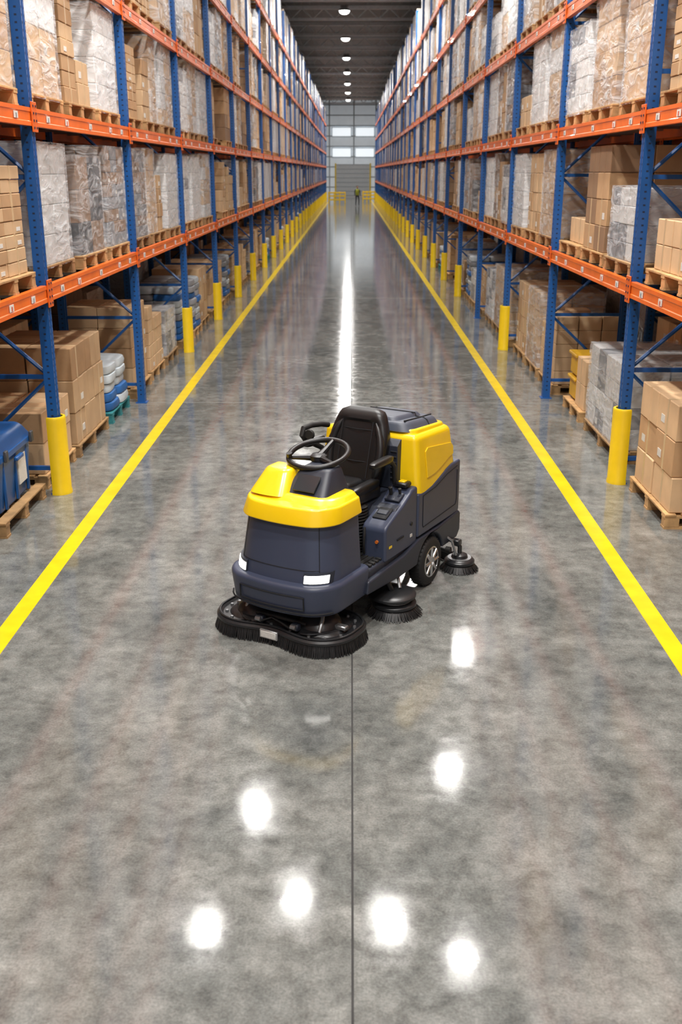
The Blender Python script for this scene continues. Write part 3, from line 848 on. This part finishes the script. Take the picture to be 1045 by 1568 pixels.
# wheels
for nm, x, y, r, sx in (('rear_wheel_1', .395, .52, .19, 1), ('rear_wheel_2', -.395, .52, .19, -1), ('front_wheel', 0.05, -.62, .14, 1)):
    b = MB(); t = .055
    b.lathe([(r * .62, -t), (r * .8, -t - .004), (r * .93, -t + .004), (r * .985, -t + .018), (r, -.02), (r, .02), (r * .985, t - .018), (r * .93, t - .004), (r * .8, t + .004), (r * .62, t)], (x, y, r), 'rubber', 'x', 40)
    for i in range(36):
        a = 2 * math.pi * i / 36
        b.box((x, y + math.cos(a) * r * .995, r + math.sin(a) * r * .995), (.085, .008, .006), 'rubber', rot=Matrix.Rotation(a - math.pi / 2, 3, 'X'))
    q = sx
    b.lathe([(.001, -.02 * q), (r * .60, -.02 * q), (r * .66, t * .98 * q), (r * .58, t * 1.05 * q), (r * .52, t * .6 * q), (r * .24, t * .65 * q), (r * .20, t * 1.05 * q), (.001, t * 1.08 * q)], (x, y, r), 'chrome', 'x', 36)
    for i in range(8):
        a = 2 * math.pi * i / 8
        p0 = Vector((x + sx * t * .9, y + math.cos(a) * r * .15, r + math.sin(a) * r * .15)); p1 = Vector((x + sx * t * .95, y + math.cos(a) * r * .58, r + math.sin(a) * r * .58))
        b.tube([p0, p1], [.018, .014], 'chrome', 8)
    part(b, nm)
b = MB(); b.tube([(-.38, .52, .19), (.38, .52, .19)], .025, 'steel', 10); b.box((0, .1, .23), (.55, 1.5, .09), 'navyd', ch=.01); part(b, 'axle')

def bristles(b, path, ztop, zbot, flare, step=.0085, k='bristle', rows=2):
    n = len(path)
    for i in range(n):
        p = Vector(path[i]); q = Vector(path[(i + 1) % n]); d = q - p; L = d.length
        if L < 1e-5: continue
        t = d / L; nrm = Vector((t.y, -t.x)); s = 0.0
        while s < L:
            for rr in range(rows):
                c = p + t * s - nrm * (.014 * rr); f = flare * random.uniform(.75, 1.2); j = t * random.uniform(-.006, .006)
                e = c + nrm * f + j; h = .0035; g = .0022; zb = zbot + random.uniform(0, .006)
                vs = [(c + t * h + nrm * h), (c - t * h + nrm * h), (c - t * h - nrm * h), (c + t * h - nrm * h)]
                ve = [(e + t * g + nrm * g), (e - t * g + nrm * g), (e - t * g - nrm * g), (e + t * g - nrm * g)]
                V3 = [(v.x, v.y, ztop) for v in vs] + [(v.x, v.y, zb) for v in ve]
                b.add(V3, [(0, 1, 5, 4), (1, 2, 6, 5), (2, 3, 7, 6), (3, 0, 4, 7), (4, 5, 6, 7)], k)
            s += step
# scrub deck
def deck_out(off, z):
    pts = outline(.535 + off, -1.0 - off, -.44 + off, .25 + off, .22 + off, z, 0, 0, 0, 10, 14)
    out = []
    for x, y, z_ in pts:
        if y < -.7: y += .045 * math.cos(min(1, abs(x) / .28) * math.pi / 2) ** 2 * min(1, (-.7 - y) / .2)
        out.append((x - .025, y, z_))
    return out
b = MB()
b.loft([deck_out(-.05, .075), deck_out(-.012, .078), deck_out(0, .088), deck_out(0, .104), deck_out(-.012, .116), deck_out(-.03, .118), deck_out(-.045, .106), deck_out(-.09, .106), deck_out(-.11, .125), deck_out(-.20, .135)], 'plate')
ro = deck_out(-.022, .124)
b.tube(ro, .008, 'plate', 8, closed=True)
for i in range(0, len(ro), 4):
    x, y, _ = deck_out(-.07, 0)[i]; b.lathe([(.001, .012), (.010, .012), (.012, 0), (.001, 0)], (x, y, .106), 'steel', 'z', 8)
for q in (-1, 1):
    b.lathe([(.001, .10), (.04, .10), (.06, .08), (.13, .04), (.15, 0), (.001, 0)], (q * .25 - .025, -.73, .13), 'plate', 'z', 28)
    b.box((q * .14, -.90, .145), (.06, .05, .05), 'navyd', ch=.008); b.lathe([(.001, -.02), (.02, -.02), (.02, .02), (.001, .02)], (q * .14, -.925, .15), 'steel', 'x', 14)
    b.tube([(q * .30, -.86, .125), (q * .30, -.82, .20), (q * .26, -.74, .26)], .014, 'steel', 8)
    b.box((q * .39, -.74, .14), (.10, .05, .03), 'steel', ch=.006)
    b.tube([(q * (.20 + .04 * i), -.935 + .012 * i * i * .6, .125) for i in range(6)], .007, 'plate', 8)
b.tube([(-.2, -.86, .16), (0, -.88, .175), (.2, -.86, .16)], .014, 'rubber', 8)
b.tube([(-.13, -.93, .135), (-.05, -.9, .17), (.02, -.9, .15), (.12, -.93, .135)], .007, 'rubber', 8)
b.box((-.03, -.972, .075), (.12, .016, .045), 'label', ch=.003)
b.box((-.03, -.968, .075), (.14, .016, .06), 'silver', ch=.003)
part(b, 'scrub_deck')
b = MB(); bristles(b, [(x, y) for x, y, _ in deck_out(-.012, 0)], .085, .003, .024, rows=3, step=.0085)
core = [deck_out(-.055, .08), deck_out(-.045, .02)]
b.loft(core, 'bristle'); part(b, 'deck_brush_skirt')
# disc side brushes
def disc(nm, cx, cy, r, hz=.10):
    b = MB()
    b.lathe([(.001, .0), (r * .72, .0), (r * .80, .012), (r * .80, .03), (r * .70, .045), (r * .45, .05), (r * .40, .075), (.03, .09), (.001, .09)], (cx, cy, hz - .03), 'plate', 'z', 40)
    b.lathe([(r * .5, .0), (r * .62, .0), (r * .62, .006), (r * .5, .006)], (cx, cy, hz + .017), 'steel', 'z', 40)
    pth = [(cx + r * .74 * math.cos(2 * math.pi * i / 48), cy + r * .74 * math.sin(2 * math.pi * i / 48)) for i in range(48)]
    bristles(b, pth, hz - .028, .003, r * .26, rows=3, step=.007)
    b.lathe([(.001, 0), (r * .68, 0), (r * .8, -.055), (.001, -.055)], (cx, cy, hz - .03), 'bristle', 'z', 32)
    part(b, nm); return b
disc('side_brush_1', .44, -.07, .20, .085)
disc('side_brush_2', -.44, -.07, .20, .085)
disc('rear_brush', .50, .93, .15, .08)
b = MB()
secs = []
for zz, rr in ((.125, .165), (.13, .175), (.145, .175), (.155, .16), (.165, .11)):
    secs.append([(.44 - .02 + rr * math.cos(a) * 1.0, -.07 + rr * math.sin(a), zz) for a in [2 * math.pi * i / 36 for i in range(36)]])
b.loft(secs, 'plate')
b.tube([(.42, -.07, .16), (.40, -.12, .26), (.33, -.2, .30)], .02, 'plate', 10); b.tube([(.46, -.02, .17), (.40, .05, .25), (.34, .1, .27)], .012, 'steel', 8)
b.tube([(.50, .93, .13), (.50, .93, .19), (.46, .92, .23), (.36, .9, .25)], .018, 'plate', 10)
b.tube([(.50, .86, .14), (.47, .84, .26), (.42, .82, .30)], .010, 'steel', 8); b.box((.47, .93, .22), (.07, .06, .05), 'plate', ch=.008)
b.lathe([(.001, -.02), (.022, -.02), (.022, .02), (.001, .02)], (.46, .80, .20), 'rubber', 'x', 16)
part(b, 'brush_arms')
# squeegee at the back
b = MB()
pts = [(-.42 + .84 * i / 16, 1.12 - .10 * (abs(i - 8) / 8) ** 2 - .02, .09) for i in range(17)]
b.tube(pts, .022, 'plate', 10)
b.loft([[(x, y - .006, .075), (x, y + .006, .075), (x, y + .004, .003), (x, y - .004, .003)] for x, y, z in pts], 'rubber')
b.tube([(0, 1.09, .10), (0, 1.0, .22), (0, .9, .26)], .025, 'steel', 10)
part(b, 'squeegee')

# ------------------------------------------------------------------ distant worker
def person(x, y):
    root = empty('warehouse_worker', (x, y, 0), R(15))
    V3 = [(0, 0, .95), (0, 0, 1.12), (0, .0, 1.34), (0, 0, 1.46), (0, .01, 1.54),
          (-.19, 0, 1.40), (-.25, .0, 1.14), (-.26, -.10, .90), (.19, 0, 1.40), (.26, .02, 1.14), (.28, -.04, .88),
          (-.10, 0, .90), (-.12, -.03, .50), (-.13, .03, .09), (-.13, -.10, .05), (.10, 0, .90), (.13, -.10, .50), (.13, -.06, .09), (.13, -.19, .05)]
    E = [(0, 1), (1, 2), (2, 3), (3, 4), (2, 5), (5, 6), (6, 7), (2, 8), (8, 9), (9, 10), (0, 11), (11, 12), (12, 13), (13, 14), (0, 15), (15, 16), (16, 17), (17, 18)]
    rad = [.15, .14, .17, .07, .055, .07, .05, .035, .07, .05, .035, .10, .07, .05, .045, .10, .07, .05, .045]
    me = bpy.data.meshes.new('body'); me.from_pydata(V3, E, [])
    me.materials.append(M['trouser'])
    o = bpy.data.objects.new('body', me); scene.collection.objects.link(o); o.parent = root
    o.modifiers.new('skin', 'SKIN'); sb = o.modifiers.new('sub', 'SUBSURF'); sb.levels = 1; sb.render_levels = 2
    if len(me.skin_vertices):
        for i, r_ in enumerate(rad): me.skin_vertices[0].data[i].radius = (r_, r_ * .8)
        me.skin_vertices[0].data[0].use_root = True
    b = MB(); b.lathe([(.15, .93), (.185, .98), (.18, 1.15), (.205, 1.32), (.17, 1.43), (.09, 1.49)], (0, 0, 0), 'vest', 'z', 20)
    o = b.obj('vest', root); o.scale = (1, .8, 1)
    b = MB(); b.blob((0, -.01, 1.64), (.155, .19, .23), 'skin', .9, 16, 12); b.blob((0, .015, 1.69), (.17, .2, .17), 'hair', .9, 16, 12)
    b.blob((0, -.11, 1.63), (.03, .04, .05), 'skin', 1, 8, 6)
    for q in (-1, 1): b.blob((q * .08, 0, 1.63), (.02, .04, .06), 'skin', 1, 8, 6); b.blob((q * .035, -.1, 1.655), (.025, .02, .015), 'hair', 1, 8, 6)
    b.obj('head', root)
    b = MB()
    for hx, hy, hz in ((-.26, -.13, .83), (.28, -.07, .81)):
        b.blob((hx, hy, hz + .01), (.035, .075, .09), 'skin', .7, 10, 8)
        for i in range(4): b.tube([(hx, hy - .03 + i * .02, hz - .02), (hx - .005, hy - .035 + i * .02, hz - .06), (hx, hy - .03 + i * .02, hz - .095 + abs(i - 1.5) * .008)], [.009, .008, .006], 'skin', 6)
        b.tube([(hx, hy - .03, hz + .02), (hx, hy - .065, hz - .02), (hx, hy - .06, hz - .045)], [.01, .009, .007], 'skin', 6)
    b.obj('hands', root)
person(.55, 96)

# ------------------------------------------------------------------ world + camera
w = bpy.data.worlds.new('ambient_fill'); scene.world = w; w.use_nodes = True  # added ambient fill, enters by the end left open behind the camera
w.node_tree.nodes['Background'].inputs[0].default_value = (1.0, .99, .98, 1)
w.node_tree.nodes['Background'].inputs[1].default_value = 0.6
cd = bpy.data.cameras.new('camera'); cam = bpy.data.objects.new('camera', cd); scene.collection.objects.link(cam)
cam.location = (0, 0, 3.0); cam.rotation_euler = (R(90 - 18.6), 0, R(.55))
cd.sensor_width = 36; cd.sensor_fit = 'AUTO'; cd.lens = 35.6; cd.clip_end = 400
cd.dof.use_dof = True; cd.dof.focus_distance = 7.3; cd.dof.aperture_fstop = 2.8
scene.camera = cam
scene.view_settings.view_transform = 'Standard'
scene.view_settings.exposure = 0.0
